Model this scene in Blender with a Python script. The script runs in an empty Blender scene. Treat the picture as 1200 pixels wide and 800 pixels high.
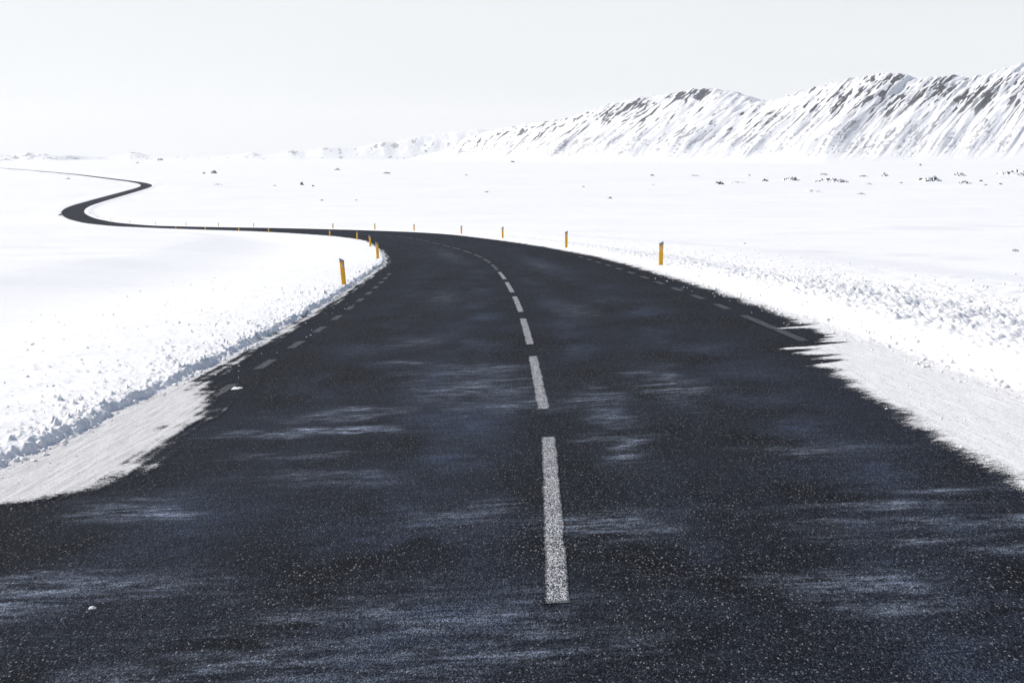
import bpy, bmesh, math, random
import numpy as np

# ------------------------------------------------------------------ camera, sky, sun, exposure
sc = bpy.context.scene
COL = sc.collection
SUN_EL, SUN_AZ = math.radians(36), math.radians(-68)      # azimuth measured from +Y, negative = left of the view
PITCH = math.atan(218 / 1650)
CAM_Z = 1.7

cam = bpy.data.cameras.new('camera')
cam.sensor_width = 36.0
cam.lens = 36.0 * 1650 / 1200
cam.clip_start, cam.clip_end = 0.1, 120000
cam_o = bpy.data.objects.new('camera', cam)
COL.objects.link(cam_o)
cam_o.location = (0, 0, CAM_Z)
cam_o.rotation_euler = (math.pi / 2 - PITCH, 0, 0)
sc.camera = cam_o

world = bpy.data.worlds.new('World')
sc.world = world
world.use_nodes = True
wt = world.node_tree
wt.nodes.clear()
w_out = wt.nodes.new('ShaderNodeOutputWorld')
w_bg = wt.nodes.new('ShaderNodeBackground')
w_sky = wt.nodes.new('ShaderNodeTexSky')
w_sky.sky_type = 'NISHITA'
w_sky.sun_disc = False
w_sky.sun_elevation = SUN_EL
w_sky.sun_rotation = SUN_AZ
w_sky.altitude = 300
w_sky.air_density = 1.0
w_sky.dust_density = 2.0
w_sky.ozone_density = 1.0
# a thin veil of high cloud in front of the blue
w_mix = wt.nodes.new('ShaderNodeMix')
w_mix.data_type = 'RGBA'
w_ramp = wt.nodes.new('ShaderNodeValToRGB')
w_ramp.color_ramp.elements[0].position, w_ramp.color_ramp.elements[0].color = 0.0, (7.3, 7.5, 7.65, 1)
w_ramp.color_ramp.elements[1].position, w_ramp.color_ramp.elements[1].color = 0.16, (8.25, 8.45, 8.6, 1)
wt.links.new(w_ramp.outputs[0], w_mix.inputs[7])
# ... which is seen edge-on, and so closes up, towards the horizon
w_tc = wt.nodes.new('ShaderNodeTexCoord')
w_sep = wt.nodes.new('ShaderNodeSeparateXYZ')
w_mr = wt.nodes.new('ShaderNodeMapRange')
w_mr.interpolation_type = 'SMOOTHSTEP'
w_mr.inputs['From Min'].default_value = 0.03
w_mr.inputs['From Max'].default_value = 0.42
w_mr.inputs['To Min'].default_value = 0.92
w_mr.inputs['To Max'].default_value = 0.0
wt.links.new(w_tc.outputs['Generated'], w_sep.inputs[0])
wt.links.new(w_sep.outputs['Z'], w_mr.inputs['Value'])
wt.links.new(w_sep.outputs['Z'], w_ramp.inputs[0])
w_map = wt.nodes.new('ShaderNodeMapping')
w_map.inputs['Scale'].default_value = (1.0, 1.0, 5.0)
w_no = wt.nodes.new('ShaderNodeTexNoise')
w_no.inputs['Scale'].default_value = 2.6
w_no.inputs['Detail'].default_value = 5.0
w_nr = wt.nodes.new('ShaderNodeMapRange')
w_nr.inputs['From Min'].default_value, w_nr.inputs['From Max'].default_value = 0.3, 0.7
w_nr.inputs['To Min'].default_value, w_nr.inputs['To Max'].default_value = 0.93, 1.06
w_mu = wt.nodes.new('ShaderNodeMath')
w_mu.operation, w_mu.use_clamp = 'MULTIPLY', True
wt.links.new(w_tc.outputs['Generated'], w_map.inputs[0])
wt.links.new(w_map.outputs[0], w_no.inputs[0])
wt.links.new(w_no.outputs[0], w_nr.inputs[0])
wt.links.new(w_mr.outputs[0], w_mu.inputs[0])
wt.links.new(w_nr.outputs[0], w_mu.inputs[1])
wt.links.new(w_mu.outputs[0], w_mix.inputs[0])
wt.links.new(w_sky.outputs[0], w_mix.inputs[6])
wt.links.new(w_mix.outputs[2], w_bg.inputs['Color'])
w_bg.inputs['Strength'].default_value = 0.10
wt.links.new(w_bg.outputs[0], w_out.inputs['Surface'])

sun = bpy.data.lights.new('sun', 'SUN')
sun.energy = 3.9
sun.angle = math.radians(0.7)
sun.color = (1.0, 0.955, 0.90)
sun_o = bpy.data.objects.new('sun', sun)
COL.objects.link(sun_o)
sun_o.rotation_euler = (math.pi / 2 - SUN_EL, 0, math.pi - SUN_AZ)
sun_o.location = (-40, 20, 60)

sc.view_settings.view_transform = 'Standard'
sc.view_settings.look = 'None'
sc.view_settings.exposure = 0.20
sc.view_settings.gamma = 1.0
sc.view_settings.use_curve_mapping = False
sc.cycles.use_denoising = True
sc.cycles.denoiser = 'OPENIMAGEDENOISE'
sc.cycles.denoising_input_passes = 'RGB_ALBEDO_NORMAL'
sc.cycles.denoising_prefilter = 'NONE'
sc.cycles.use_adaptive_sampling = False
sc.cycles.max_bounces = 8
sc.cycles.volume_bounces = 2
sc.cycles.volume_max_steps = 64

# ------------------------------------------------------------------ noise
def _hash(ix, iy, seed):
    h = (ix.astype(np.int64) * 374761393 + iy.astype(np.int64) * 668265263 + seed * 974634777) & 0xffffffff
    h = ((h ^ (h >> 13)) * 1274126177) & 0xffffffff
    return (h ^ (h >> 16)) & 0xffff

def noise2(x, y, seed=0):
    x, y = np.broadcast_arrays(np.asarray(x, float), np.asarray(y, float))
    ix, iy = np.floor(x), np.floor(y)
    fx, fy = x - ix, y - iy
    u, v = fx * fx * fx * (fx * (fx * 6 - 15) + 10), fy * fy * fy * (fy * (fy * 6 - 15) + 10)
    def g(dx, dy):
        a = _hash(ix + dx, iy + dy, seed) * (2 * math.pi / 65536)
        return np.cos(a) * (fx - dx) + np.sin(a) * (fy - dy)
    n0 = g(0, 0) * (1 - u) + g(1, 0) * u
    n1 = g(0, 1) * (1 - u) + g(1, 1) * u
    return (n0 * (1 - v) + n1 * v) * 1.5

def fbm(x, y, seed=0, octv=4, gain=0.5):
    r, a, f = 0, 1.0, 1.0
    for k in range(octv):
        r = r + a * noise2(x * f, y * f, seed + k * 17)
        a *= gain
        f *= 2.03
    return r

def sstep(a, b, x):
    t = np.clip((np.asarray(x, float) - a) / (b - a), 0, 1)
    return t * t * (3 - 2 * t)

# ------------------------------------------------------------------ shape of the land and of the road
_gy = np.array([-400, -60, 0, 50, 100, 154, 222, 290, 345, 402, 470, 600, 900, 1500, 3000, 60000.])
_gz = np.array([9.0, 2.47, 0, -2.06, -4.12, -6.4, -9.6, -12.7, -14.7, -16.2, -17.4, -18.3, -18.7, -18.9, -19, -19])
GY = np.r_[np.arange(-400, 1600, 1.0), np.array([3000, 60000.])]
GZ = np.interp(GY, _gy, _gz)
_k = np.ones(25) / 25
for _ in range(2):
    GZ[12:1988] = np.convolve(GZ[:2000], _k, 'valid')
GZ -= np.interp(0, GY, GZ)
def G(y):
    return np.interp(y, GY, GZ)

CL = np.array([(-.2, -60), (0, -30), (0.1, -8), (.2, 5.96), (.24, 10.67), (.24, 16), (.2, 22.88), (.05, 29), (-.28, 38.88), (-.85, 50),
    (-1.35, 56.46), (-1.89, 62.23), (-2.47, 66.67), (-3.04, 71.78), (-4.3, 80.66), (-7.27, 100.62), (-11.0, 117), (-16, 133),
    (-22.6, 151), (-30.59, 170), (-41.08, 196), (-56.15, 234), (-78, 290), (-99.09, 341), (-122, 400), (-144, 462), (-160, 515),
    (-176, 583), (-195, 687), (-221, 830), (-246, 963), (-280, 1070), (-345, 1227), (-471, 1534), (-647, 1921), (-833, 2309), (-1250, 3100)])
_t = np.r_[0, np.cumsum(np.hypot(*np.diff(CL, axis=0).T))]
RS = np.arange(0, _t[-1], 0.5)
RX, RY = np.interp(RS, _t, CL[:, 0]), np.interp(RS, _t, CL[:, 1])
def _smooth(a):
    for _ in range(3):
        cs = np.r_[0, np.cumsum(a)]
        i = np.arange(len(a))
        w = np.clip((RS - 68) * .10, 6, 140).astype(int)
        w = np.minimum(w, np.minimum(i, len(a) - 1 - i))
        a = (cs[i + w + 1] - cs[i - w]) / (2 * w + 1)
    return a
RX, RY = _smooth(RX), _smooth(RY)
RS = np.r_[0, np.cumsum(np.hypot(np.diff(RX), np.diff(RY)))]
RS -= np.interp(0, RY, RS)
TX, TY = np.gradient(RX, RS), np.gradient(RY, RS)
_l = np.hypot(TX, TY)
TX, TY = TX / _l, TY / _l

def bank(s):                                             # cross fall of the carriageway, low side inside the bend
    return np.interp(s, [-20, 110, 170, 300], [.05, .05, .02, 0])
def road_xy(s, n):
    return (np.interp(s, RS, RX) + n * np.interp(s, RS, TY), np.interp(s, RS, RY) - n * np.interp(s, RS, TX))
def road_z(s, n):
    return G(np.interp(s, RS, RY)) + bank(s) * n

def land_z(x, y):                                        # open snow field away from the road
    d = np.hypot(x, y)
    z = G(y)
    z = z + 0.10 * fbm(x / 14, y / 9, 3, 3) * sstep(8, 40, d)
    z = z + 0.35 * fbm(x / 60, y / 34, 5, 3) * sstep(60, 200, d)
    z = z + 1.3 * fbm(x / 300, y / 150, 7, 4) * sstep(300, 900, d) * (1 - sstep(6000, 12000, d))
    # low wind drifts out on the plain to the right
    for cx, cy, lx, ly, h in ((12.6, 59, 1.4, .6, .10), (15.4, 57, 1.7, .6, .14), (17.2, 55, 1.5, .55, .13), (22, 50, 2.4, .7, .10), (-20, 62, 3, .8, .10), (-26, 70, 3.5, .9, .12), (42, 150, 9, 3.2, .55), (70, 152, 11, 3.4, .7), (60, 185, 12, 4, .5), (24, 120, 8, 3, .3), (-58, 120, 18, 4, .35)):
        z = z + h * np.exp(-((x - cx) / lx) ** 2 - ((y - cy - .25 * (x - cx)) / ly) ** 2)
    return z

OUT = 16.0
L_EA = ([-60, 8.3, 8.8, 9.2, 9.7, 10.7, 11.4, 12.7, 13.5, 14.2, 15.0, 16.0, 25, 40, 50, 67, 100, 9999],
        [3.95, 3.92, 3.6, 3.06, 3.0, 3.0, 3.05, 3.12, 3.15, 3.35, 3.6, 3.8, 3.87, 3.85, 3.75, 3.75, 3.7, 3.7])
R_EA = ([-60, 8, 9.1, 10.7, 12.8, 14.9, 15.8, 16.3, 17.1, 19.6, 26, 60, 100, 9999],
        [2.75, 2.75, 2.75, 2.8, 2.9, 3.05, 3.2, 3.4, 3.62, 3.8, 3.88, 3.75, 3.7, 3.7])

L_EF = ([0, 45, 53, 60, 80, 103, 121, 140, 158, 180, 400], [4.0, 3.95, 3.72, 3.72, 3.5, 3.2, 3.2, 3.5, 3.75, 4.1, 4.0])
R_EF = ([0, 45, 57, 77, 100, 121, 140, 153, 180, 200, 400], [4.0, 3.95, 3.7, 3.6, 3.45, 3.35, 3.1, 3.0, 3.6, 4.0, 4.0])

def verge_z(s, e, side):
    """snow surface beside the road: s along the road, e metres out from its centre line; side -1 left, +1 right"""
    s, e = np.broadcast_arrays(np.asarray(s, float), np.asarray(e, float))
    n = side * e
    zr = road_z(s, n)
    x, y = road_xy(s, n)
    near = 1 - sstep(70, 220, s)
    fade = 1 - sstep(30, 110, s)
    far = 1 - .6 * sstep(35, 120, s)
    sd = 40 if side < 0 else 80
    ef0 = np.interp(s, *(L_EF if side < 0 else R_EF))
    ef = ef0 + .09 * noise2(s * .7, 0 * s, sd) + .05 * noise2(s * 2.6, 0 * s, sd + 1) + .05 * noise2(s * 6, e * 5, sd + 2) + .03 * noise2(s * 15, e * 14, sd + 3)
    lump = noise2(x * 11.3, y * 11.3, sd + 5)
    lump2 = noise2(x * 23, y * 23, sd + 6)
    lump3 = noise2(x * 37, y * 37, sd + 8)
    clod = np.clip(lump - .18, 0, 1) * .09 + np.clip(lump2 - .10, 0, 1) * .055 + lump3 * .004
    big = noise2(x * 1.9, y * 1.9, sd + 7)
    if side < 0:
        hb = (.075 + .03 * noise2(s * .9, 0 * s, sd + 4) + (.035 * lump + .03 * lump2) * np.exp(-np.clip(e - ef, 0, None) / .16)) * far
        prof = hb * sstep(0, .12, e - ef) + .07 * (1 - np.exp(-np.clip(e - ef, 0, None) / 1.6))
        amp = sstep(.02, .25, e - ef) * (1.0 * np.exp(-np.clip(e - ef - .3, 0, None) / 1.8) + .22 * (1 - sstep(5, 9, e)))
        mott = np.clip(noise2(x * 1.3, y * 1.3, sd + 11) + .6, .1, 1.3)
        prof = prof + amp * ((np.clip(lump - .45, 0, 1) * .13 * mott + np.clip(lump2 - .5, 0, 1) * .06 + lump3 * .003) + .22 * clod * np.exp(-np.clip(e - ef, 0, None) / .35) + .02 * big) * fade
    else:
        hb = (.17 + .05 * noise2(s * .8, 0 * s, sd + 4) + .035 * big + .03 * lump) * (1 - .5 * sstep(22, 40, s))
        prof = hb * sstep(0, .62, e - ef) - .26 * sstep(.75, 3.2, e - ef)
        amp = .25 * sstep(0, .3, e - ef) + .75 * sstep(.55, 1.1, e - ef)
        amp = amp * (1 - sstep(6.8, 9.6, e + .8 * big)) + .5 * sstep(-.15, .05, e - ef) * (1 - sstep(.1, .35, e - ef))
        prof = prof + amp * (clod * .66 + .03 * big) * fade
    # packed snow left on the shoulder: thin, feathering out over the asphalt
    if side < 0:
        ea = np.minimum(np.interp(s, *L_EA), ef0 - .08)
        ea = ea + .16 * noise2(s * .55, e * 9, sd + 20) + .07 * noise2(s * 1.7, e * 23, sd + 21) + .10 * noise2(s * 3.2, e * .8, sd + 22) + .035 * noise2(s * 30, e * 30, sd + 23)
    else:
        ea = np.minimum(np.interp(s, *R_EA), ef0 - .08)
        k = np.exp(-((s - 16.8) / 2.2) ** 2)
        ea = ea + (.04 + .68 * k) * (noise2(s * 1.7, e * .8, sd + 20) + .5 * noise2(s * 4.1, e * 1.4, sd + 25)) + .09 * noise2(s * 1.3, e * 1.5, sd + 21) + .05 * noise2(s * 9, e * 9, sd + 23)
    q = e - ea
    pk = np.clip((q + .22) * .05, -.05, .013) + .0035 * noise2(s * 14, e * 40, sd + 24) * sstep(0, .1, q)
    z = zr + pk + prof
    z = np.where(e > 5.2, z * (1 - sstep(8, 15, e)) + land_z(x, y) * sstep(8, 15, e), z)
    return z, 1 - sstep(-.05, .22 if side > 0 else .06, e - ef), q

# ------------------------------------------------------------------ builders
def link(o):
    COL.objects.link(o)
    return o

def grid_mesh(name, V, mat, attrs=None, uv=None, smooth=True, wrap=False):
    R, Cn = V.shape[:2]
    me = bpy.data.meshes.new(name)
    idx = np.arange(R * Cn).reshape(R, Cn)
    if wrap:
        idx = np.concatenate([idx, idx[:, :1]], axis=1)
    q = np.stack([idx[:-1, :-1], idx[:-1, 1:], idx[1:, 1:], idx[1:, :-1]], -1).reshape(-1, 4)
    me.vertices.add(R * Cn)
    me.vertices.foreach_set('co', V.reshape(-1).astype(np.float32))
    me.loops.add(q.size)
    me.loops.foreach_set('vertex_index', q.reshape(-1).astype(np.int32))
    me.polygons.add(len(q))
    me.polygons.foreach_set('loop_start', np.arange(0, q.size, 4, dtype=np.int32))
    me.update(calc_edges=True)
    if smooth:
        me.polygons.foreach_set('use_smooth', np.ones(len(q), bool))
    for k, a in (attrs or {}).items():
        at = me.attributes.new(k, 'FLOAT', 'POINT')
        at.data.foreach_set('value', np.broadcast_to(a, (R, Cn)).reshape(-1).astype(np.float32))
    if uv is not None:
        l = me.uv_layers.new(name='UVMap')
        U = np.stack(np.broadcast_arrays(*uv), -1).reshape(-1, 2)
        l.data.foreach_set('uv', U[q.reshape(-1)].reshape(-1).astype(np.float32))
    me.validate()
    me.update()
    # faces must look up
    if me.polygons[len(q) // 2].normal.z < 0:
        me.flip_normals()
    me.materials.append(mat)
    return link(bpy.data.objects.new(name, me))

def bm_object(name, bm, mat, parent=None, smooth=False):
    me = bpy.data.meshes.new(name)
    bmesh.ops.recalc_face_normals(bm, faces=bm.faces)
    bm.to_mesh(me)
    bm.free()
    if smooth:
        me.polygons.foreach_set('use_smooth', np.ones(len(me.polygons), bool))
    me.materials.append(mat)
    o = link(bpy.data.objects.new(name, me))
    o.parent = parent
    return o

class N:
    """small helper for writing node trees"""
    def __init__(self, name):
        self.m = bpy.data.materials.new(name)
        self.m.use_nodes = True
        self.t = self.m.node_tree
        self.b = self.t.nodes['Principled BSDF']
    def set(self, sock, v):
        if isinstance(v, bpy.types.NodeSocket):
            self.t.links.new(v, sock)
        elif v is not None:
            sock.default_value = v
    def node(self, typ, ins=None, **props):
        n = self.t.nodes.new(typ)
        for k, v in props.items():
            setattr(n, k, v)
        for k, v in (ins or {}).items():
            self.set(n.inputs[k], v)
        return n
    def math(self, op, a, b=None, clamp=False):
        n = self.node('ShaderNodeMath', {0: a, 1: b}, operation=op, use_clamp=clamp)
        return n.outputs[0]
    def mix(self, f, a, b):
        n = self.node('ShaderNodeMix', {0: f, 6: a, 7: b}, data_type='RGBA')
        return n.outputs[2]
    def range(self, v, a, b, c=0., d=1.):
        return self.node('ShaderNodeMapRange', {0: v, 1: a, 2: b, 3: c, 4: d}, interpolation_type='SMOOTHSTEP').outputs[0]
    def mapping(self, vec, scale):
        return self.node('ShaderNodeMapping', {'Vector': vec, 'Scale': scale}).outputs[0]
    def noise(self, vec, scale, detail=3., rough=.55):
        return self.node('ShaderNodeTexNoise', {'Vector': vec, 'Scale': scale, 'Detail': detail, 'Roughness': rough}).outputs[0]
    def vor(self, vec, scale):
        return self.node('ShaderNodeTexVoronoi', {'Vector': vec, 'Scale': scale})
    def attr(self, name):
        return self.node('ShaderNodeAttribute', attribute_name=name).outputs['Fac']
    def bump(self, h, strength, dist):
        self.set(self.b.inputs['Normal'], self.node('ShaderNodeBump', {'Height': h, 'Strength': strength, 'Distance': dist}).outputs[0])

def rgb(r, g, b):
    return (r, g, b, 1)

# --- asphalt, shared by the road and by the worn paint on it
def asphalt_nodes(m):
    uv = m.node('ShaderNodeUVMap').outputs[0]
    guv = m.mapping(uv, (1, .42, 1))                     # stones lie long side down the road
    v = m.vor(guv, 165.)
    sep = m.node('ShaderNodeSeparateColor', {0: v.outputs['Color']})
    rnd, rnd2 = sep.outputs[0], sep.outputs[1]
    v2 = m.vor(guv, 240.)
    rb = m.node('ShaderNodeSeparateColor', {0: v2.outputs['Color']}).outputs[0]
    # smoother, bluer zones where the surface is filmed with frost and the coarse open zones between them
    zone = m.noise(m.mapping(uv, (.55, .30, 1)), 1., 5, .6)
    lane = m.noise(m.mapping(uv, (1.3, .03, 1)), 1., 2)
    film = m.range(m.math('ADD', m.math('MULTIPLY', zone, .65), m.math('MULTIPLY', lane, .35)), .36, .64)
    ramp = m.node('ShaderNodeValToRGB', {0: rnd})
    e = ramp.color_ramp.elements
    e[0].position, e[0].color = 0, rgb(.0012, .0014, .0022)
    e[1].position, e[1].color = .988, rgb(.42, .42, .44)  # brightest stones: sparkle of the grains is painted into their colour
    for p, c in ((.40, rgb(.0035, .0042, .0066)), (.60, rgb(.010, .0115, .0155)), (.77, rgb(.024, .026, .032)), (.89, rgb(.085, .089, .102)), (.958, rgb(.20, .205, .22))):
        x = e.new(p)
        x.color = c
    ramp.color_ramp.interpolation = 'CONSTANT'
    rf = m.node('ShaderNodeValToRGB', {0: rb})
    e = rf.color_ramp.elements
    e[0].position, e[0].color = 0, rgb(.001, .0016, .004)
    e[1].position, e[1].color = 1, rgb(.115, .135, .185)
    x = e.new(.6)
    x.color = rgb(.0085, .012, .022)
    base = m.mix(m.math('MULTIPLY', film, .75), ramp.outputs[0], rf.outputs[0])
    base = m.mix(.36, base, rgb(.0004, .0006, .001))
    rt = m.node('ShaderNodeValToRGB', {0: m.math('ADD', m.math('MULTIPLY', rb, .7), m.math('MULTIPLY', rnd2, .3))})
    e = rt.color_ramp.elements
    e[0].position, e[0].color = .1, rgb(.004, .0065, .014)
    e[1].position, e[1].color = .95, rgb(.15, .19, .275)
    x = e.new(.6)
    x.color = rgb(.028, .037, .063)
    tk = m.math('MULTIPLY', m.attr('track'), m.range(m.noise(m.mapping(uv, (3.2, 5.5, 1)), 1., 7, .72), .34, .66, .25, 1.2), True)
    base = m.mix(tk, base, rt.outputs[0])
    # wind-blown frost in thin wisps lying across the road
    fr = m.attr('frost')
    wisp = m.noise(m.mapping(uv, (2.4, 8.0, 1)), 1., 8, .70)
    gate = m.range(m.noise(m.mapping(uv, (.35, .22, 1)), 1., 3), .52, .70)
    tuft = m.range(m.noise(m.mapping(uv, (7, 16, 1)), 1., 6, .75), .36, .64, .25, 1.25)
    amb = m.math('MULTIPLY', m.range(wisp, .50, .72), m.math('MULTIPLY', m.math('MULTIPLY', gate, tuft), .30))
    loc = m.math('MULTIPLY', m.math('MULTIPLY', fr, tuft), m.range(wisp, .38, .66, .0, 1.25))
    fro = m.math('MAXIMUM', amb, loc)
    grain = m.range(m.math('ADD', m.math('MULTIPLY', rb, .6), m.math('MULTIPLY', rnd2, .4)), .2, .85, .08, 1.)
    fro = m.math('MULTIPLY', fro, grain, True)
    base = m.mix(fro, base, rgb(.50, .59, .76))
    hgt = m.math('ADD', m.math('MULTIPLY', v.outputs['Distance'], -1.), m.math('MULTIPLY', rnd, .6))
    return uv, base, rnd, rb, hgt

# --- snow
def snow_material(name, packed=False, rock=False):
    m = N(name)
    pos = m.node('ShaderNodeNewGeometry').outputs['Position']
    n1 = m.noise(pos, 1.7, 4)
    n2 = m.noise(m.mapping(pos, (.012, .06, .1)), 1., 5, .6)
    col = m.mix(m.range(m.math('ADD', m.math('MULTIPLY', n1, .35), m.math('MULTIPLY', n2, .65)), .36, .62), rgb(.855, .853, .857), rgb(.90, .896, .892))
    rough = .55
    if packed:
        pk = m.attr('packed')
        uv = m.node('ShaderNodeUVMap').outputs[0]
        st = m.noise(m.mapping(uv, (26, 1.1, 1)), 1., 5, .65)
        gr = m.noise(uv, 38., 4, .7)
        dirt = m.math('ADD', m.math('MULTIPLY', st, .6), m.math('MULTIPLY', gr, .4))
        pc = m.mix(m.range(dirt, .34, .62), m.mix(m.attr('right_side'), rgb(.44, .43, .425), rgb(.62, .615, .615)), m.mix(m.attr('right_side'), rgb(.70, .695, .69), rgb(.80, .80, .80)))  # packed snow has a paler tone right of the road than left
        sp = m.vor(uv, 95.).outputs['Color']
        spk = m.math('GREATER_THAN', m.node('ShaderNodeSeparateColor', {0: sp}).outputs[0], .93)
        pc = m.mix(m.math('MULTIPLY', spk, m.range(gr, .45, .6)), pc, rgb(.13, .125, .125))
        col = m.mix(pk, col, pc)
        _, abase, ar1, arb, ah = asphalt_nodes(m)
        th = m.attr('thin')
        tn = m.math('ADD', m.math('MULTIPLY', m.math('SUBTRACT', arb, .5), .10), m.math('MULTIPLY', m.math('SUBTRACT', m.noise(m.mapping(uv, (15, 34, 1)), 1., 6, .75), .5), .46))
        thin = m.range(m.math('ADD', th, tn), -.05, .06)
    h = m.math('ADD', m.noise(pos, 60., 4, .7), m.math('MULTIPLY', m.noise(pos, 9., 3), .8))
    if rock:
        r = m.attr('rock')
        fine = m.noise(pos, .35 if rock == 'far' else 1.6, 5, .7)
        k = m.range(m.math('ADD', r, m.math('MULTIPLY', m.math('SUBTRACT', fine, .5), .55)), -.06, .08)
        rc = m.mix(m.range(m.noise(pos, .12 if rock == 'far' else .9, 4), .35, .65), rgb(.005, .007, .013), rgb(.020, .024, .038))
        if rock == 'far':                                # scree low on the slope stays dusted with snow
            k = m.math('MULTIPLY', k, m.attr('bare'))
        col = m.mix(k, col, rc)
    m.set(m.b.inputs['Base Color'], col)
    m.b.inputs['Roughness'].default_value = rough
    m.b.inputs['Specular IOR Level'].default_value = .2
    if not rock:
        m.bump(h, .35, .02)
    if packed:                                           # where the snow thins out the bare asphalt is seen
        ab = m.node('ShaderNodeBsdfPrincipled', {'Base Color': abase, 'Roughness': m.range(arb, 0, 1, .6, .85), 'Specular IOR Level': .03,
            'Normal': m.node('ShaderNodeBump', {'Height': ah, 'Strength': .55, 'Distance': .006}).outputs[0]})
        mx = m.node('ShaderNodeMixShader', {0: thin, 1: ab.outputs[0], 2: m.b.outputs[0]})
        m.t.links.new(mx.outputs[0], m.t.nodes['Material Output'].inputs['Surface'])
    return m.m

mr = N('asphalt with coarse aggregate and frost film')
_uv, _base, _r1, _r2, _h = asphalt_nodes(mr)
mr.set(mr.b.inputs['Base Color'], _base)
mr.set(mr.b.inputs['Roughness'], mr.range(_r2, 0, 1, .6, .85))
mr.b.inputs['Specular IOR Level'].default_value = .03
mr.bump(_h, .55, .006)
M_ROAD = mr.m

def paint_material(name, cover):
    m = N(name)
    uv, base, r1, r2, h = asphalt_nodes(m)
    wear = m.math('ADD', m.math('MULTIPLY', r2, .55), m.math('MULTIPLY', r1, .45))
    wear = m.math('ADD', wear, m.math('MULTIPLY', m.math('SUBTRACT', m.noise(uv, 11., 4), .5), .5))
    k = m.range(wear, 1.0 - cover - .12, 1.0 - cover + .12)
    k = m.math('MULTIPLY', k, m.range(m.attr('edge'), .0, .9))
    pc = m.mix(r2, rgb(.17, .175, .19), rgb(.66, .66, .68))
    m.set(m.b.inputs['Base Color'], m.mix(k, base, pc))
    m.b.inputs['Roughness'].default_value = .6
    m.b.inputs['Specular IOR Level'].default_value = .3
    m.bump(h, .5, .006)
    return m.m
M_PAINT = paint_material('worn white road paint', .47)
M_PAINT_F = paint_material('faded white road paint', .07)
M_PAINT_W = paint_material('almost gone white road paint', .08)

M_SNOW = snow_material('wind packed snow')
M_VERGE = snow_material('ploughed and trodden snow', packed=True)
M_MOUNT = snow_material('snow slope with lava rock', rock='far')
M_LAVA = snow_material('lava stones with snow cover', rock='near')

# ------------------------------------------------------------------ ground: one sheet out to the horizon
def build_ground():
    inner = np.radians(np.arange(-42, 42.01, .2))
    outer = np.radians(np.arange(45, 316, 3.))
    ang = np.r_[inner, outer]
    r = [0.0, 1.0]
    while r[-1] < 16000:
        q = r[-1]
        r.append(q * (1.03 if q < 20 else 1.012 if q < 60 else 1.0065 if q < 1400 else 1.02))
    r = np.array(r)
    A, Rr = np.meshgrid(ang, r)
    X, Y = Rr * np.sin(A), Rr * np.cos(A)
    Z = land_z(X, Y)
    # sink the sheet under the road and its verges
    m = (Y > -70) & (Y < 3000) & (X > -1200) & (X < 60)
    px, py = X[m], Y[m]
    sub = slice(None, None, 4)
    cx, cy, cs = RX[sub], RY[sub], RS[sub]
    best = np.full(px.shape, 1e9)
    for a in range(0, len(px), 20000):
        b = slice(a, a + 20000)
        best[b] = np.sqrt(((px[b, None] - cx) ** 2 + (py[b, None] - cy) ** 2).min(1))
    zz = Z[m]
    zz -= 0.8 * (1 - sstep(10.5, 14.5, best))
    Z[m] = zz
    o = grid_mesh('snow_ground', np.stack([X, Y, Z], -1), M_SNOW, wrap=True)
    o['kind'] = 'structure'
build_ground()

# ------------------------------------------------------------------ road
FROST = [(11.45, -1.85, .15, .50, 1.5), (11.30, -2.2, .10, .35, .7), (12.65, -1.62, .20, .30, .9), (12.3, -1.9, .3, .3, .4), (16.67, -1.55, .22, .25, .6), (8.54, -2.55, .30, .28, .6),
         (6.66, -2.25, .28, .45, .55), (6.35, -2.5, .2, .3, .45), (13.8, -.60, .9, .55, .42), (15.5, -.7, .6, .5, .35), (12.6, -.25, .5, .4, .38), (9.9, .55, .55, .16, .5),
         (12.2, .55, 1.3, .16, .34), (6.0, 1.35, .18, .28, .5), (5.7, 1.5, .12, .25, .35), (7.62, 1.95, .10, .5, .55), (7.15, 2.1, .10, .5, .55), (6.9, 1.8, .06, .4, .4), (6.5, 2.3, .1, .4, .4), (8.0, 2.3, .08, .4, .5),
         (13.6, 1.25, 1.4, .22, .34), (13.0, 1.35, .12, .3, .55), (5.6, -.6, .6, .8, .26), (5.2, -1.4, .3, .5, .3), (7.9, -.4, .3, .3, .3), (9.3, -1.4, .3, .5, .25),
         (10.3, -2.0, .15, .35, .35), (7.5, .35, .3, .3, .32), (9.5, 1.9, .2, .4, .22), (19.5, -1.6, 1.0, .35, .22), (24, .9, 2, .3, .2), (30, -1.5, 3, .3, .2), (45, 1.5, 6, .4, .2), (60, -1.0, 8, .4, .2)]
def frost_at(s, n):
    f = 0
    s = s + .16 * noise2(n * 2.1, s * 1.7, 91) + .05 * noise2(n * 6, s * 5, 92)
    n = n + .28 * noise2(n * 1.6, s * 2.3, 93)
    for s0, n0, a, b, k in FROST:
        f = np.maximum(f, k * np.exp(-((s - s0 + .12 * (n - n0)) / a) ** 2 - ((n - n0) / b) ** 2))
    f = 1.55 * f * np.clip(.75 + .8 * fbm(n * 2.2, s * 4.5, 95, 3), 0, 1.15)
    return np.clip(f, 0, 1)

def track_at(s, n):
    tr = np.exp(-((n + .75) / .5) ** 2) + .7 * np.exp(-((n - .62) / .25) ** 2) + .8 * np.exp(-((n - 1.9) / .55) ** 2) + .6 * np.exp(-((n + 2.2) / .45) ** 2)
    tr = tr * np.clip(.35 + .95 * fbm(n * 1.1, s * .55, 97, 4), 0, 1.3) * (.95 - .45 * sstep(14, 40, s))
    return np.clip(tr, 0, 1)

def s_steps(start, end, rel, mn):
    v = [start]
    while v[-1] < end:
        v.append(v[-1] + max(mn, rel * abs(v[-1])))
    return np.array(v)

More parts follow.
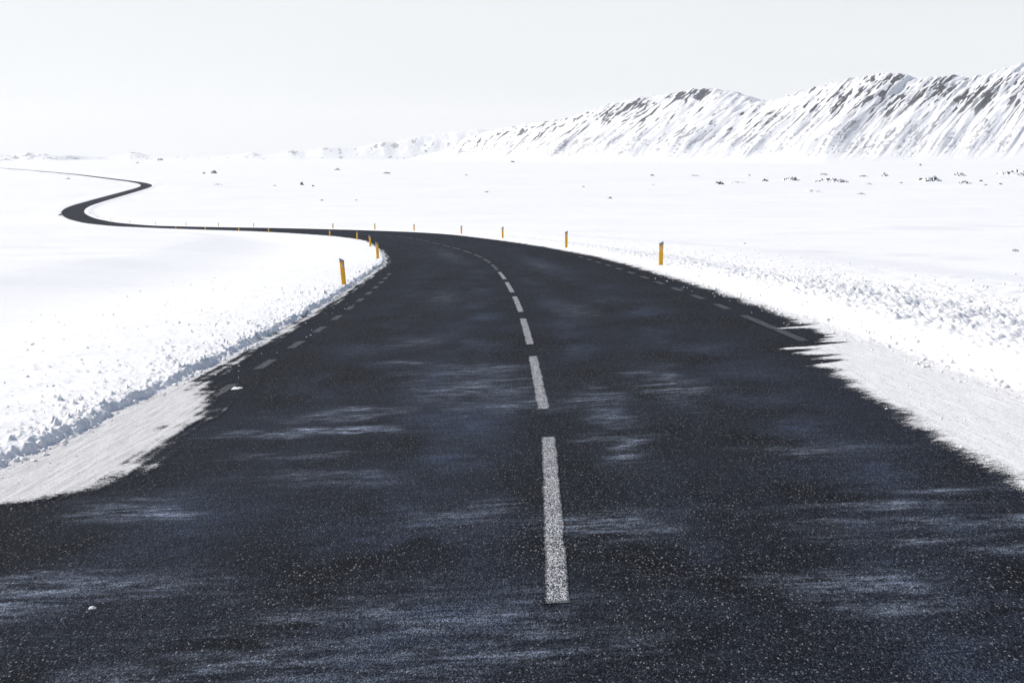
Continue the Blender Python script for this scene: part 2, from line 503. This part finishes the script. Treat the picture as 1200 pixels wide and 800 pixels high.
S_, N_ = np.meshgrid(np.r_[np.arange(-55, 2, 1.), s_steps(2, 60, .005, .035), s_steps(60.6, 3150, .012, .6)], np.linspace(-4.3, 4.3, 111), indexing='ij')
X, Y = road_xy(S_, N_)
road = grid_mesh('road', np.stack([X, Y, road_z(S_, N_)], -1), M_ROAD, attrs={'frost': frost_at(S_, N_), 'track': track_at(S_, N_)}, uv=(N_, S_))
road['kind'] = 'structure'

def dash(s0, s1, n, w, mat, name):
    s, q = np.meshgrid(np.linspace(s0, s1, max(6, int((s1 - s0) / .04))), np.linspace(-1, 1, 13), indexing='ij')
    if n is None:                                        # the painted centre line wanders a little
        n = np.interp(s, [5, 6, 10.7, 14, 22, 35, 50], [0, 0, .05, .03, 0, .02, .05])
    nn = n + q * (w / 2 + .012 * noise2(s * 2.3, np.sign(q) * 3, 9) + .010 * noise2(s * 17, np.sign(q) * 5, 10))
    x, y = road_xy(s, nn)
    edge = np.minimum(1, (1 - abs(q)) * 3 + .5 * noise2(s * 21, q * 4, 11)) * np.minimum(1, np.minimum(s - s0, s1 - s) / .10 + .1)
    o = grid_mesh(name, np.stack([x, y, road_z(s, nn) + .004], -1), mat, attrs={'frost': frost_at(s, nn) * .5, 'track': track_at(s, nn), 'edge': np.clip(edge, 0, 1)}, uv=(nn, s))
    o.parent = road
    return o

s = 5.96 - 6.13
while s < 150:
    dash(s, s + 4.62, None, .108, M_PAINT if s < 40 else M_PAINT_F, 'centre_line_dash')
    s += 6.13
s = 14.15
while s < 46:
    dash(s, s + 1.15, -3.3, .12, M_PAINT_W, 'edge_line_dash')
    s += 2.66
dash(16.9, 21.2, 3.31, .12, M_PAINT_W, 'edge_line_dash')
s = 22.6
while s < 50:
    dash(s, s + 1.25, 3.32, .12, M_PAINT_W, 'edge_line_dash')
    s += 2.66

# ------------------------------------------------------------------ snow along both sides of the road
def build_verge(side):
    ss = np.r_[np.arange(-55, 2, .8), s_steps(2, 6, .01, .05), s_steps(6.05, 130, .0026, .015), s_steps(130.5, 3150, .006, .5)]
    ee = [2.35]
    while ee[-1] < OUT:
        e = ee[-1]
        ee.append(e + (.011 if 3.8 < e < 4.3 else .02 if e < 5.0 else .035 if e < 8 else .12 if e < 11 else .6))
    ee = np.array(ee)
    ee[-1] = OUT
    S, E_ = np.meshgrid(ss, ee, indexing='ij')
    Z, pk, q = verge_z(S, E_, side)
    X, Y = road_xy(S, side * E_)
    Z = Z + .01 * sstep(12, 15, E_)
    o = grid_mesh('snow_bank', np.stack([X, Y, Z], -1), M_VERGE, attrs={'packed': pk, 'thin': q, 'right_side': np.full_like(q, side > 0), 'frost': frost_at(S, side * E_), 'track': track_at(S, side * E_)}, uv=(side * E_, S))
    o['kind'] = 'structure'
build_verge(-1)
build_verge(1)

# ------------------------------------------------------------------ mountain ridge on the right
def px_dir(px):
    return (px - 600) / 1650
def row_z(row, dist):
    return CAM_Z + dist * (182 - row) / 1650

CREST = np.array([(500, 181), (520, 177), (535, 168), (545, 162), (570, 155), (600, 149), (630, 145), (660, 140), (690, 132), (715, 123), (740, 116.5), (760, 115), (775, 113),
    (800, 108), (820, 105), (835, 107), (850, 108.5), (870, 115), (885, 119.5), (900, 120), (915, 115), (930, 110), (960, 101.5), (990, 95), (1015, 90), (1040, 87.5),
    (1056, 91), (1065, 95), (1085, 93), (1110, 91), (1135, 93), (1160, 85), (1180, 79), (1200, 77), (1230, 73), (1300, 66), (1400, 74), (1520, 92), (1700, 120), (1900, 150)], float)
def build_mountain():
    pxs = np.arange(500, 1880, 1.15)
    vs = np.r_[np.linspace(-.12, 1, 170), np.linspace(1.03, 1.9, 26)]
    P, V = np.meshgrid(pxs, vs, indexing='ij')
    base_d = np.interp(P, [500, 560, 700, 900, 1050, 1300, 1900], [6400, 5600, 4500, 3800, 3400, 3200, 3200])
    depth = np.interp(P, [500, 560, 700, 1000, 1900], [700, 900, 1100, 1150, 1150])
    dist = base_d + depth * V
    crest = row_z(np.interp(P, CREST[:, 0], CREST[:, 1]), base_d + depth)
    # the fall line runs down and to the left
    t = np.clip(V, 0, 1)
    prof = .85 * t ** 1.5 + .15 * sstep(.62, 1.0, t)
    Q = P - 88 * (1 - prof - np.where(V > 1, V - 1, 0) + np.where(V < 0, -V, 0)) * np.interp(P, [520, 760], [.25, 1])
    prof = np.where(V > 1, 1 - .25 * (V - 1) ** 1.5, prof)
    zb = -19.5
    Z = zb + (crest - zb) * prof
    hgt = (crest - zb)
    bell = np.clip(np.sin(np.pi * np.clip(t * .93 + .05, 0, 1)), 0, 1) ** .8
    wob = 6 * fbm(P / 50, V * 1.6, 21, 3)
    rib = 1 - np.abs(fbm((P + wob) / 17, V * .9, 22, 3))
    rib2 = 1 - np.abs(fbm((P + wob * .6) / 6.5, V * 2.2, 23, 3))
    bell = bell * sstep(.08, .4, t)
    Z = Z + bell * np.minimum(hgt * .034, 6.5) * (rib - .75) + bell * np.minimum(hgt * .014, 2.6) * (rib2 - .7)
    Z = Z + bell * np.minimum(hgt * .06, 13) * fbm((P + wob) / 40, V * .9, 25, 3)
    Z = Z + np.where(V > -.02, 1, 0) * sstep(.5, 1, t) * 6.5 * fbm(P / 7, V * 9, 24, 3) * np.minimum(1, hgt / 120)
    Z = np.where(V < 0, zb - 3 + V * 10, Z)
    X, Y = dist * px_dir(Q), dist
    # where bare rock shows
    low = 1 - sstep(.45, .75, V)
    lines = fbm((P + wob) / 6, V * .9, 33, 2)
    streak = fbm((P + wob * .8) / 6.5, V * 4.5, 31, 4, .65) * (.85 - .45 * low) + (.75 + .35 * low) * fbm((P + wob) / 2.4, V * (17 + 6 * low), 32, 3, .7) + .6 * low * lines + .17 * low * sstep(.16, .3, V)
    def band(p0, w, v0, h, a):
        return a * np.exp(-((P - p0) / w) ** 2 - ((V - v0) / h) ** 2)
    gain = (-.90 + .20 * np.exp(-((V - .72) / .25) ** 2) + band(1020, 46, .84, .16, .70) + band(1045, 16, .97, .06, .6) + band(1110, 24, .90, .10, .95) + band(1085, 14, .80, .08, .75) + band(1160, 18, .84, .07, .85)
        + band(1178, 15, .72, .06, 1.0) + band(1140, 26, .74, .08, .35) + band(1195, 22, .84, .10, .5) + band(745, 34, .90, .12, .85) + band(815, 32, .94, .08, 1.0) + band(790, 26, .78, .10, .4)
        + band(690, 40, .85, .16, .36) + band(620, 42, .84, .22, .46) + band(560, 34, .72, .32, .42) + band(905, 45, .62, .22, .36) + band(855, 26, .50, .16, .30) + band(960, 50, .55, .22, .34)
        + band(1125, 60, .40, .18, .30) + band(1085, 26, .36, .14, .28) + band(1190, 50, .35, .2, .28) + band(1260, 60, .8, .2, .5) + band(1340, 60, .6, .3, .4) + band(1040, 60, .5, .25, .22) + band(760, 60, .5, .25, .26) + band(680, 50, .55, .25, .26))
    rock = (streak + gain) * 1.0
    rock = np.where((V > 1.05) | (V < .04), -1, rock) - .5 * (1 - sstep(.08, .26, V))
    o = grid_mesh('mountain_ridge', np.stack([X, Y, Z], -1), M_MOUNT, attrs={'rock': rock, 'bare': .5 + .5 * sstep(.5, .8, V + .12 * fbm(P / 20, V * 3, 35, 2))})
    o['kind'] = 'structure'
build_mountain()

FAR = np.array([(-300, 184), (-150, 180), (-60, 182), (0, 181), (20, 182.5), (35, 179.5), (55, 180), (72, 183.5), (85, 182), (110, 184.5), (140, 183), (152, 180.5), (160, 178.4), (168, 179.5), (178, 182.5), (200, 183.5), (240, 183),
    (275, 182), (290, 180), (298, 178.5), (308, 181), (325, 180), (345, 176.5), (360, 177.5), (380, 173), (400, 173.5), (420, 174), (440, 169), (452, 166), (465, 167), (480, 163), (500, 160), (520, 157), (540, 155), (560, 153), (620, 150), (700, 152), (800, 160)], float)
def build_far_hills():
    pxs = np.arange(-300, 800, 1.2)
    vs = np.r_[np.linspace(-.05, 1, 44), np.linspace(1.06, 2.2, 14)]
    P, V = np.meshgrid(pxs, vs, indexing='ij')
    base_d = np.interp(P, [-300, 70, 130, 260, 330, 420, 520, 800], [5200, 5400, 6800, 7200, 7200, 7400, 7800, 8200])
    dist = base_d + np.interp(P, [-300, 300, 450, 800], [420, 420, 900, 1400]) * V
    crest = row_z(np.interp(P, FAR[:, 0], FAR[:, 1]), base_d + np.interp(P, [-300, 300, 450, 800], [420, 420, 900, 1400]))
    t = np.clip(V, 0, 1)
    zb = -19.5
    h = np.maximum(crest - zb, 0)
    Z = zb + h * np.where(V > 1, np.clip(1 - .55 * (V - 1), 0, 1), t ** 1.2)
    Z = Z + h * .045 * fbm(P / 22, V * 1.8, 51, 4) * np.where(V > 0, np.sin(np.pi * np.clip(V / 1.4, 0, 1)), 0) - np.where(V < 0, 6, 0)
    streak = fbm(P / 9, V * 3, 61, 4, .6) + .4 * fbm(P / 3, V * 9, 62, 3)
    def band(p0, w, v0, hh, a):
        return a * np.exp(-((P - p0) / w) ** 2 - ((V - v0) / hh) ** 2)
    gain = -.72 + band(15, 22, .55, .4, .45) + band(45, 26, .7, .3, .6) + band(82, 16, .5, .3, .5) + band(161, 11, .9, .25, .8) + band(297, 14, .8, .3, .5) + band(345, 9, .9, .3, .6) + band(398, 14, .75, .3, .35) + band(450, 20, .8, .25, .42) + band(500, 40, .7, .4, .2)
    X, Y = dist * px_dir(P), dist
    o = grid_mesh('far_hills', np.stack([X, Y, Z], -1), M_MOUNT, attrs={'rock': np.where(V > 1.1, -1, streak * .9 + gain), 'bare': np.full_like(V, .6)})
    o['kind'] = 'structure'
build_far_hills()

# ------------------------------------------------------------------ marker posts
def plain(name, c, rough=.5, spec=.4, var=.12, scale=14.):
    m = N(name)
    tc = m.node('ShaderNodeTexCoord').outputs['Object']
    n = m.noise(tc, scale, 4, .6)
    m.set(m.b.inputs['Base Color'], m.mix(m.range(n, .3, .7), rgb(*[x * (1 - var) for x in c]), rgb(*[min(1, x * (1 + var)) for x in c])))
    m.b.inputs['Roughness'].default_value = rough
    m.b.inputs['Specular IOR Level'].default_value = spec
    return m.m
M_ORANGE = plain('yellow orange plastic', (.80, .42, .007), .5, .35)
M_CAP = plain('grey reflective sheeting', (.24, .25, .27), .4, .5)
M_LENS = plain('dull white reflector', (.62, .55, .46), .3, .5, .05)

def profile(w, d):                                       # hollow marker post seen from above: flat face, rounded back
    pts = [(-w / 2, -d * .30), (-w * .40, -d * .5), (w * .40, -d * .5), (w / 2, -d * .30), (w / 2, d * .05), (w * .30, d * .42), (0, d * .5), (-w * .30, d * .42), (-w / 2, d * .05)]
    return pts
def extrude(pts, z0, z1):                                # z0, z1: functions of x
    bm = bmesh.new()
    a = [bm.verts.new((x, y, z0(x))) for x, y in pts]
    b = [bm.verts.new((x, y, z1(x))) for x, y in pts]
    for i in range(len(pts)):
        j = (i + 1) % len(pts)
        bm.faces.new((a[i], a[j], b[j], b[i]))
    bm.faces.new(a[::-1])
    bm.faces.new(b)
    return bm

def make_post(vis, side, label, group):
    """vis = metres of post above the snow; its sloping top falls towards the road"""
    sl = .55 * side
    w, d = .115, .07
    root = link(bpy.data.objects.new('marker_post', None))
    root.empty_display_size = .2
    z_cut = lambda x: vis - .105 + sl * x * .35
    body = bm_object('post_body', extrude(profile(w, d), lambda x: -.45, z_cut), M_ORANGE, root)
    cap = bm_object('slanted_cap', extrude(profile(w + .006, d + .006), lambda x: vis - .105 + sl * x * .35 + .001, lambda x: vis - .03 + sl * x), M_CAP, root)
    bm = bmesh.new()
    bmesh.ops.create_cube(bm, size=1, matrix=__import__('mathutils').Matrix.Translation((0, -d / 2 - .004, vis - .20)) @ __import__('mathutils').Matrix.Diagonal((.05, .008, .09, 1)))
    bmesh.ops.bevel(bm, geom=bm.edges[:], offset=.003, segments=1, affect='EDGES')
    bm_object('reflector', bm, M_LENS, root)
    root['label'], root['category'], root['group'] = label, 'marker post', group
    return root

GR = 'marker posts along the outer verge'
GL = 'marker posts along the inner verge of the bend'
RIGHT = [(38.3, 4.35, .66, 1.0, 'tall yellow orange marker post on the right snow bank, nearest of that side'),
    (59.7, 4.0, .72, 0, 'yellow orange marker post on the right snow bank, second from the camera, grey slanted top'),
    (81.9, 3.95, .66, 0, 'small yellow orange post on the right bank at the bend, third from the camera'),
    (100.8, 3.8, .60, .5, 'small dull yellow post on the snow behind the bend, fourth along the outer verge'),
    (120.7, 3.7, .60, 0, 'thin brownish marker post on the snow behind the bend, fifth along the outer verge'),
    (135.6, 3.5, .62, -.5, 'thin brownish marker post behind the road, straight above the gap between two inner bend posts'),
    (152.6, 3.35, .58, 0, 'thin dark post on the far road side, right behind a yellow inner post'),
    (199.0, 4.5, .52, .6, 'tiny faint post on the far road edge, first one left of the paired posts'),
    (227, 4.6, .55, 0, 'tiny faint post on the far road edge, second one left of the paired posts'),
    (259.5, 4.4, .60, 0, 'tiny faint post on the far road edge, halfway along the distant straight'),
    (301.7, 4.5, .62, -.5, 'tiny faint post on the far road edge, just before the distant road narrows'),
    (342.4, 4.5, .62, 0, 'tiny faint post above the narrowing distant road, fourth from the hairpin curve'),
    (384.3, 4.5, .62, 0, 'tiny faint post above the distant road, third from the hairpin curve'),
    (428.6, 4.5, .62, 0, 'tiny faint post above the distant road, second from the hairpin curve'),
    (470.0, 4.5, .62, 0, 'tiny faint post inside the distant hairpin curve, the last one visible')]
LEFT = [(36.2, 4.12, .70, -4.5, 'leaning yellow orange marker post with grey slanted top, nearest on the left snow bank'),
    (58.4, 4.0, .70, -3.5, 'leaning yellow orange post at the tip of the left snow bank beside the bend'),
    (80.5, 3.8, .66, -3.0, 'leaning yellow orange post on the inner bend, second beyond the nearest left post'),
    (102.7, 3.5, .60, 1.0, 'small yellow post at the inner bend snow edge, third beyond the nearest left post'),
    (120.7, 3.55, .52, 0, 'small yellow post at the inner road edge, right in front of a thin dark post'),
    (149.5, 4.2, .46, 0, 'tiny yellow post on the near road edge, first one left of the paired posts'),
    (166.5, 4.0, .45, 0, 'tiny yellow post on the near road edge, second one left of the paired posts'),
    (184.5, 4.6, .45, 0, 'tiny yellow post on the near edge of the distant road, third left of the pair'),
    (206.5, 4.95, .45, 0, 'tiny yellow post on the near edge of the distant road, farthest left')]
for side, rows, grp in ((1, RIGHT, GR), (-1, LEFT, GL)):
    for s, e, vis, lean, lab in rows:
        x, y = road_xy(s, side * e)
        z = float(verge_z(np.array([s]), np.array([e]), side)[0][0])
        p = make_post(vis, side, lab, grp)
        p.location = (float(x), float(y), z - .01)
        yaw = math.atan2(-float(np.interp(s, RS, TX)), float(np.interp(s, RS, TY)))
        p.rotation_euler = (math.radians(random.Random(s).uniform(-1.5, 1.5)), math.radians(lean), yaw * .8)

# ------------------------------------------------------------------ lava rocks poking out of the plain
def make_outcrop(px, row, wpx, hpx, rocky, label, seed, stretch=.55):
    u, v = (px - 600) / 1650, (400 - row) / 1650
    d = np.array([u, math.cos(PITCH) + v * math.sin(PITCH), -math.sin(PITCH) + v * math.cos(PITCH)])
    t = np.exp(np.linspace(math.log(20), math.log(9000), 20000))
    below = CAM_Z + t * d[2] < G(t * d[1]) + .3
    t = t[np.argmax(below)] if below.any() else 9000
    x0, y0 = t * d[0], t * d[1]
    w, h = wpx * t / 1650, hpx * t / 1650
    nx = 44 if wpx > 9 else 22
    ny = 22 if wpx > 9 else 14
    a, b = np.meshgrid(np.linspace(-1, 1, nx), np.linspace(-1, 1, ny), indexing='ij')
    r = np.sqrt(a * a + b * b)
    f = 3.2 if wpx > 9 else 1.7
    env = np.clip(1 - r ** 2 * (1 + .5 * noise2(a * 2, b * 2, seed)), -.3, 1)
    bumps = .55 + .9 * np.abs(fbm(a * f, b * f * .7, seed + 1, 4, .6))
    Z = h * (env * bumps) * .85 - .25 * h * (r > .93)
    X, Y = a * w / 2, b * w * stretch
    st = fbm(a * f * 1.6, b * f, seed + 2, 4, .65)
    rock = st * .9 + rocky + .3 * (env * bumps - .6)
    z0 = land_z(np.array([x0]), np.array([y0]))[0]
    o = grid_mesh('lava_outcrop', np.stack([X, Y, Z], -1), M_LAVA, attrs={'rock': np.where(r > .97, -1, rock)})
    o.location = (x0, y0, z0 - .12 * h)
    o['label'], o['category'], o['group'] = label, 'lava rock', 'dark lava rocks scattered over the snow plain'

ROCKS = [
 (843, 216, 13, 4.2, .30, 'darkest compact lava rock at the left end of the rock belt under the mountain'),
 (864, 215, 22, 2.6, -.35, 'snowy low ridge trailing right from the darkest lava rock of the belt'),
 (897, 213.5, 9, 3.6, .25, 'small dark double lava rock between the snowy ridge and the long hummock'),
 (927, 211.5, 24, 5.0, -.05, 'lava hummock with black left end and snowy right end under the mountain'),
 (974, 213.5, 44, 5.6, -.02, 'widest bluish lava hummock in the middle of the rock belt'),
 (965, 205.5, 11, 2.6, .05, 'low row of lava stones just above the widest hummock'),
 (1012, 206.8, 14, 1.8, .15, 'thin flat line of lava stones right of the low stone row'),
 (1036, 206.5, 13, 3.8, -.15, 'small rounded bluish hummock right of the thin flat stone line'),
 (952, 223.5, 26, 3.0, -.25, 'pale bluish hummock lying in front of the widest lava hummock'),
 (1009, 226.3, 12, 1.8, .0, 'flat streak of stones in front of the belt, right of the pale bluish hummock'),
 (1018, 216.3, 10, 1.6, -.05, 'low scattered stones just right of the widest lava hummock'),
 (1090, 212, 32, 7.0, -.12, 'tall speckled lava hummock in the right half of the rock belt'),
 (1124, 206, 18, 5.2, -.05, 'speckled heap of stones standing above and right of the tall speckled hummock'),
 (1130, 214.8, 18, 4.2, .0, 'dark bluish hummock below the speckled heap of stones'),
 (1149.5, 212, 5, 2.2, .3, 'single dark stone right of the dark bluish hummock'),
 (1187, 205, 42, 6.5, -.22, 'broad bluish hummock at the right edge of the picture under the mountain'),
 (1172.5, 216.3, 6, 2.2, .3, 'small dark stone in front of the broad bluish hummock'),
 (1155, 217.2, 5, 1.6, .2, 'tiny stone between the dark bluish hummock and the small dark stone'),
 (1078.5, 194, 4, 2.0, .3, 'lone dark boulder at the very foot of the mountain'),
 (1056, 214, 5, 1.8, .1, 'tiny stone left of the tall speckled hummock'),
 (878.5, 206.4, 4, 1.8, .2, 'tiny dark stone above the small dark double rock'),
 (814, 206.3, 12, 1.6, -.05, 'thin broken line of stones left of the belt at the mountain foot'),
 (873, 279.5, 2.4, 1.8, .4, 'lone dark stone in the empty snow above the right road bank'),
 (1190, 287, 11, 3.2, -.02, 'low dark tuft of rock at the right edge on the near plain'),
 (1191, 309.3, 3, 2.2, .4, 'single black stone at the right edge, the nearest to the road'),
 (600.5, 190.2, 6, 2.2, .35, 'dark oval boulder on the plain below the left end of the mountain'),
 (650, 183.5, 12, 1.8, .1, 'flat dark streak of rock at the mountain foot, right of the dark oval boulder'),
 (764, 206.2, 6, 1.8, .3, 'short dark dash of rock on the plain left of the rock belt'),
 (765, 215.4, 8, 1.4, .1, 'faint flat rock right below the short dark dash'),
 (715, 231, 6, 2.4, .25, 'dark stone with two crumbs alone in the middle of the plain'),
 (683.5, 218.4, 5, 1.4, .1, 'faint stone left of and above the dark stone with two crumbs'),
 (546.5, 205.2, 4, 1.6, .2, 'faint stone in the plain above the row of bend posts'),
 (570, 224.4, 9, 1.5, -.05, 'faint flat streak of rock above the row of bend posts'),
 (250.5, 202.4, 10, 3.6, .22, 'dark spiky lava rock on the left plain, largest of the left group'),
 (239, 202.6, 4, 2.0, .3, 'small dark stone just left of the spiky lava rock'),
 (255, 214.8, 14, 1.6, .0, 'flat brownish streak of rock below the spiky lava rock'),
 (353.5, 215.5, 6, 5.0, .2, 'upright pointed lava rock in the plain above the distant straight'),
 (366.5, 216.6, 4, 2.2, .3, 'small dark stone just right of the upright pointed rock'),
 (395, 199.5, 8, 3.0, .12, 'low dark rock pair on the plain right of and above the upright rock'),
 (453, 203.4, 10, 2.4, .0, 'low speckled rock in the plain between the rock pair and the mountain'),
 (377, 233.3, 5, 2.0, .05, 'faint stone in the empty snow below the upright pointed rock'),
 (417.5, 233.6, 4, 1.4, .1, 'faint crumb of rock right of the faint stone in the empty snow'),
 (322, 216.3, 5, 1.6, .05, 'faint low stone between the brownish streak and the upright rock'),
 (79.5, 209.2, 6, 1.9, .1, 'brownish stone in the snow left of the upper road arm'),
 (161, 191.3, 5, 1.8, .1, 'faint stone on the horizon plain below the small pointed hill'),
 (187, 188.0, 9, 3.0, .0, 'cluster of dark specks on the horizon right of the small pointed hill'),
 (217, 186.5, 9, 1.8, -.05, 'faint brownish speck line on the horizon left of the low horizon knob'),
 (70, 251.5, 7, 3.0, .10, 'crumbly dark rocks at the outer edge of the distant hairpin curve'),
]
for i, r in enumerate(ROCKS):
    make_outcrop(*r, seed=100 + 7 * i)

# ------------------------------------------------------------------ loose lumps of snow
ICO = None
def ico():
    global ICO
    if ICO is None:
        bm = bmesh.new()
        bmesh.ops.create_icosphere(bm, subdivisions=2, radius=1)
        bm.verts.ensure_lookup_table()
        ICO = np.array([v.co[:] for v in bm.verts]), np.array([[v.index for v in f.verts] for f in bm.faces])
        bm.free()
    return ICO
def lump_verts(rng, size):
    v, _ = ico()
    k = 1 + .22 * np.sin(v @ rng.normal(size=3) * 2.4 + rng.uniform(0, 6)) + .16 * np.sin(v @ rng.normal(size=3) * 5 + rng.uniform(0, 6)) + rng.normal(size=len(v)) * .05
    sc_ = size * rng.uniform(.75, 1.25, 3) * np.array([1, 1, .75])
    a = rng.uniform(0, 6.28)
    r = np.array([[math.cos(a), -math.sin(a), 0], [math.sin(a), math.cos(a), 0], [0, 0, 1]])
    return (v * k[:, None] * sc_) @ r.T
def tri_mesh(name, V, F, mat):
    me = bpy.data.meshes.new(name)
    me.vertices.add(len(V))
    me.vertices.foreach_set('co', V.reshape(-1).astype(np.float32))
    me.loops.add(F.size)
    me.loops.foreach_set('vertex_index', F.reshape(-1).astype(np.int32))
    me.polygons.add(len(F))
    me.polygons.foreach_set('loop_start', np.arange(0, F.size, 3, dtype=np.int32))
    me.update(calc_edges=True)
    me.polygons.foreach_set('use_smooth', np.ones(len(F), bool))
    me.materials.append(mat)
    return link(bpy.data.objects.new(name, me))

def build_clods():
    rng = np.random.default_rng(5)
    spec = []
    def scatter(side, cnt, s0, s1, e0, e1, a, b, power=1.0):
        s = s0 * (s1 / s0) ** rng.uniform(0, 1, cnt)
        e = e0 + (e1 - e0) * rng.uniform(0, 1, cnt) ** power
        r = a * (b / a) ** (rng.uniform(0, 1, cnt) ** 2.2)
        z = verge_z(s, e, side)[0]
        z = np.maximum(z, road_z(s, side * e))
        x, y = road_xy(s, side * e)
        spec.extend(zip(x, y, z, r))
    scatter(-1, 420, 7, 60, 3.86, 4.10, .007, .034)         # rolled off the cut face onto the shoulder
    scatter(-1, 1300, 7, 80, 4.15, 9.5, .005, .023, 1.5)    # thrown over the left field
    scatter(1, 420, 6, 50, 3.75, 4.35, .008, .032)         # at the foot of the right bank
    scatter(1, 1300, 7, 60, 4.7, 8.8, .008, .03, 1.2)       # rough ploughed strip behind it
    scatter(1, 70, 5.5, 16, 2.7, 3.5, .005, .013)
    scatter(1, 40, 16, 40, 3.45, 3.9, .008, .018)
    scatter(-1, 40, 6, 30, 3.3, 3.8, .006, .012)
    V, F = [], []
    _, f = ico()
    n = len(ico()[0])
    for k, (x, y, z, r) in enumerate(spec):
        V.append(lump_verts(rng, r) + np.array([x, y, z + r * .25]))
        F.append(f + k * n)
    o = tri_mesh('loose_snow_clods', np.concatenate(V), np.concatenate(F), M_SNOW)
    o['kind'] = 'stuff'
build_clods()

def snow_lump(s, n, sx, sy, sz, label, seed):
    a, b = np.meshgrid(np.linspace(-1, 1, 26), np.linspace(-1, 1, 16), indexing='ij')
    r = np.sqrt(a * a + b * b) + .45 * fbm(a * 2.2, b * 2.2, seed, 3)
    Z = sz * np.clip(1 - r * r, -.6, 1) * (1 + .4 * noise2(a * 4, b * 4, seed + 3))
    o = grid_mesh('snow_lump', np.stack([a * sx, b * sy, Z], -1), M_SNOW)
    x, y = road_xy(s, n)
    o.location = (float(x), float(y), float(road_z(s, n)) + .002)
    o.rotation_euler = (0, 0.05, 0)
    o['label'], o['category'] = label, 'snow lump'
snow_lump(14.86, -3.17, .055, .08, .010, 'small white patch of snow on the asphalt beside the packed left shoulder', 3)
snow_lump(6.24, -2.13, .017, .014, .008, 'tiny white lump of snow lying alone on the lower left asphalt', 9)

# ------------------------------------------------------------------ haze over the whole plain
def build_haze():
    bm = bmesh.new()
    bmesh.ops.create_cube(bm, size=1)
    lo, hi = np.array([-17500, -17500, -45.]), np.array([17500, 17500, 520.])
    for v in bm.verts:
        v.co = [lo[i] + (v.co[i] + .5) * (hi[i] - lo[i]) for i in range(3)]
    m = N('pale haze')
    m.t.nodes.remove(m.b)
    vol = m.node('ShaderNodeVolumePrincipled', {'Color': rgb(.93, .94, .95), 'Density': 3.4e-5, 'Anisotropy': .2})
    m.t.links.new(vol.outputs[0], m.t.nodes['Material Output'].inputs['Volume'])
    o = bm_object('haze', bm, m.m)
    o['kind'] = 'stuff'
build_haze()
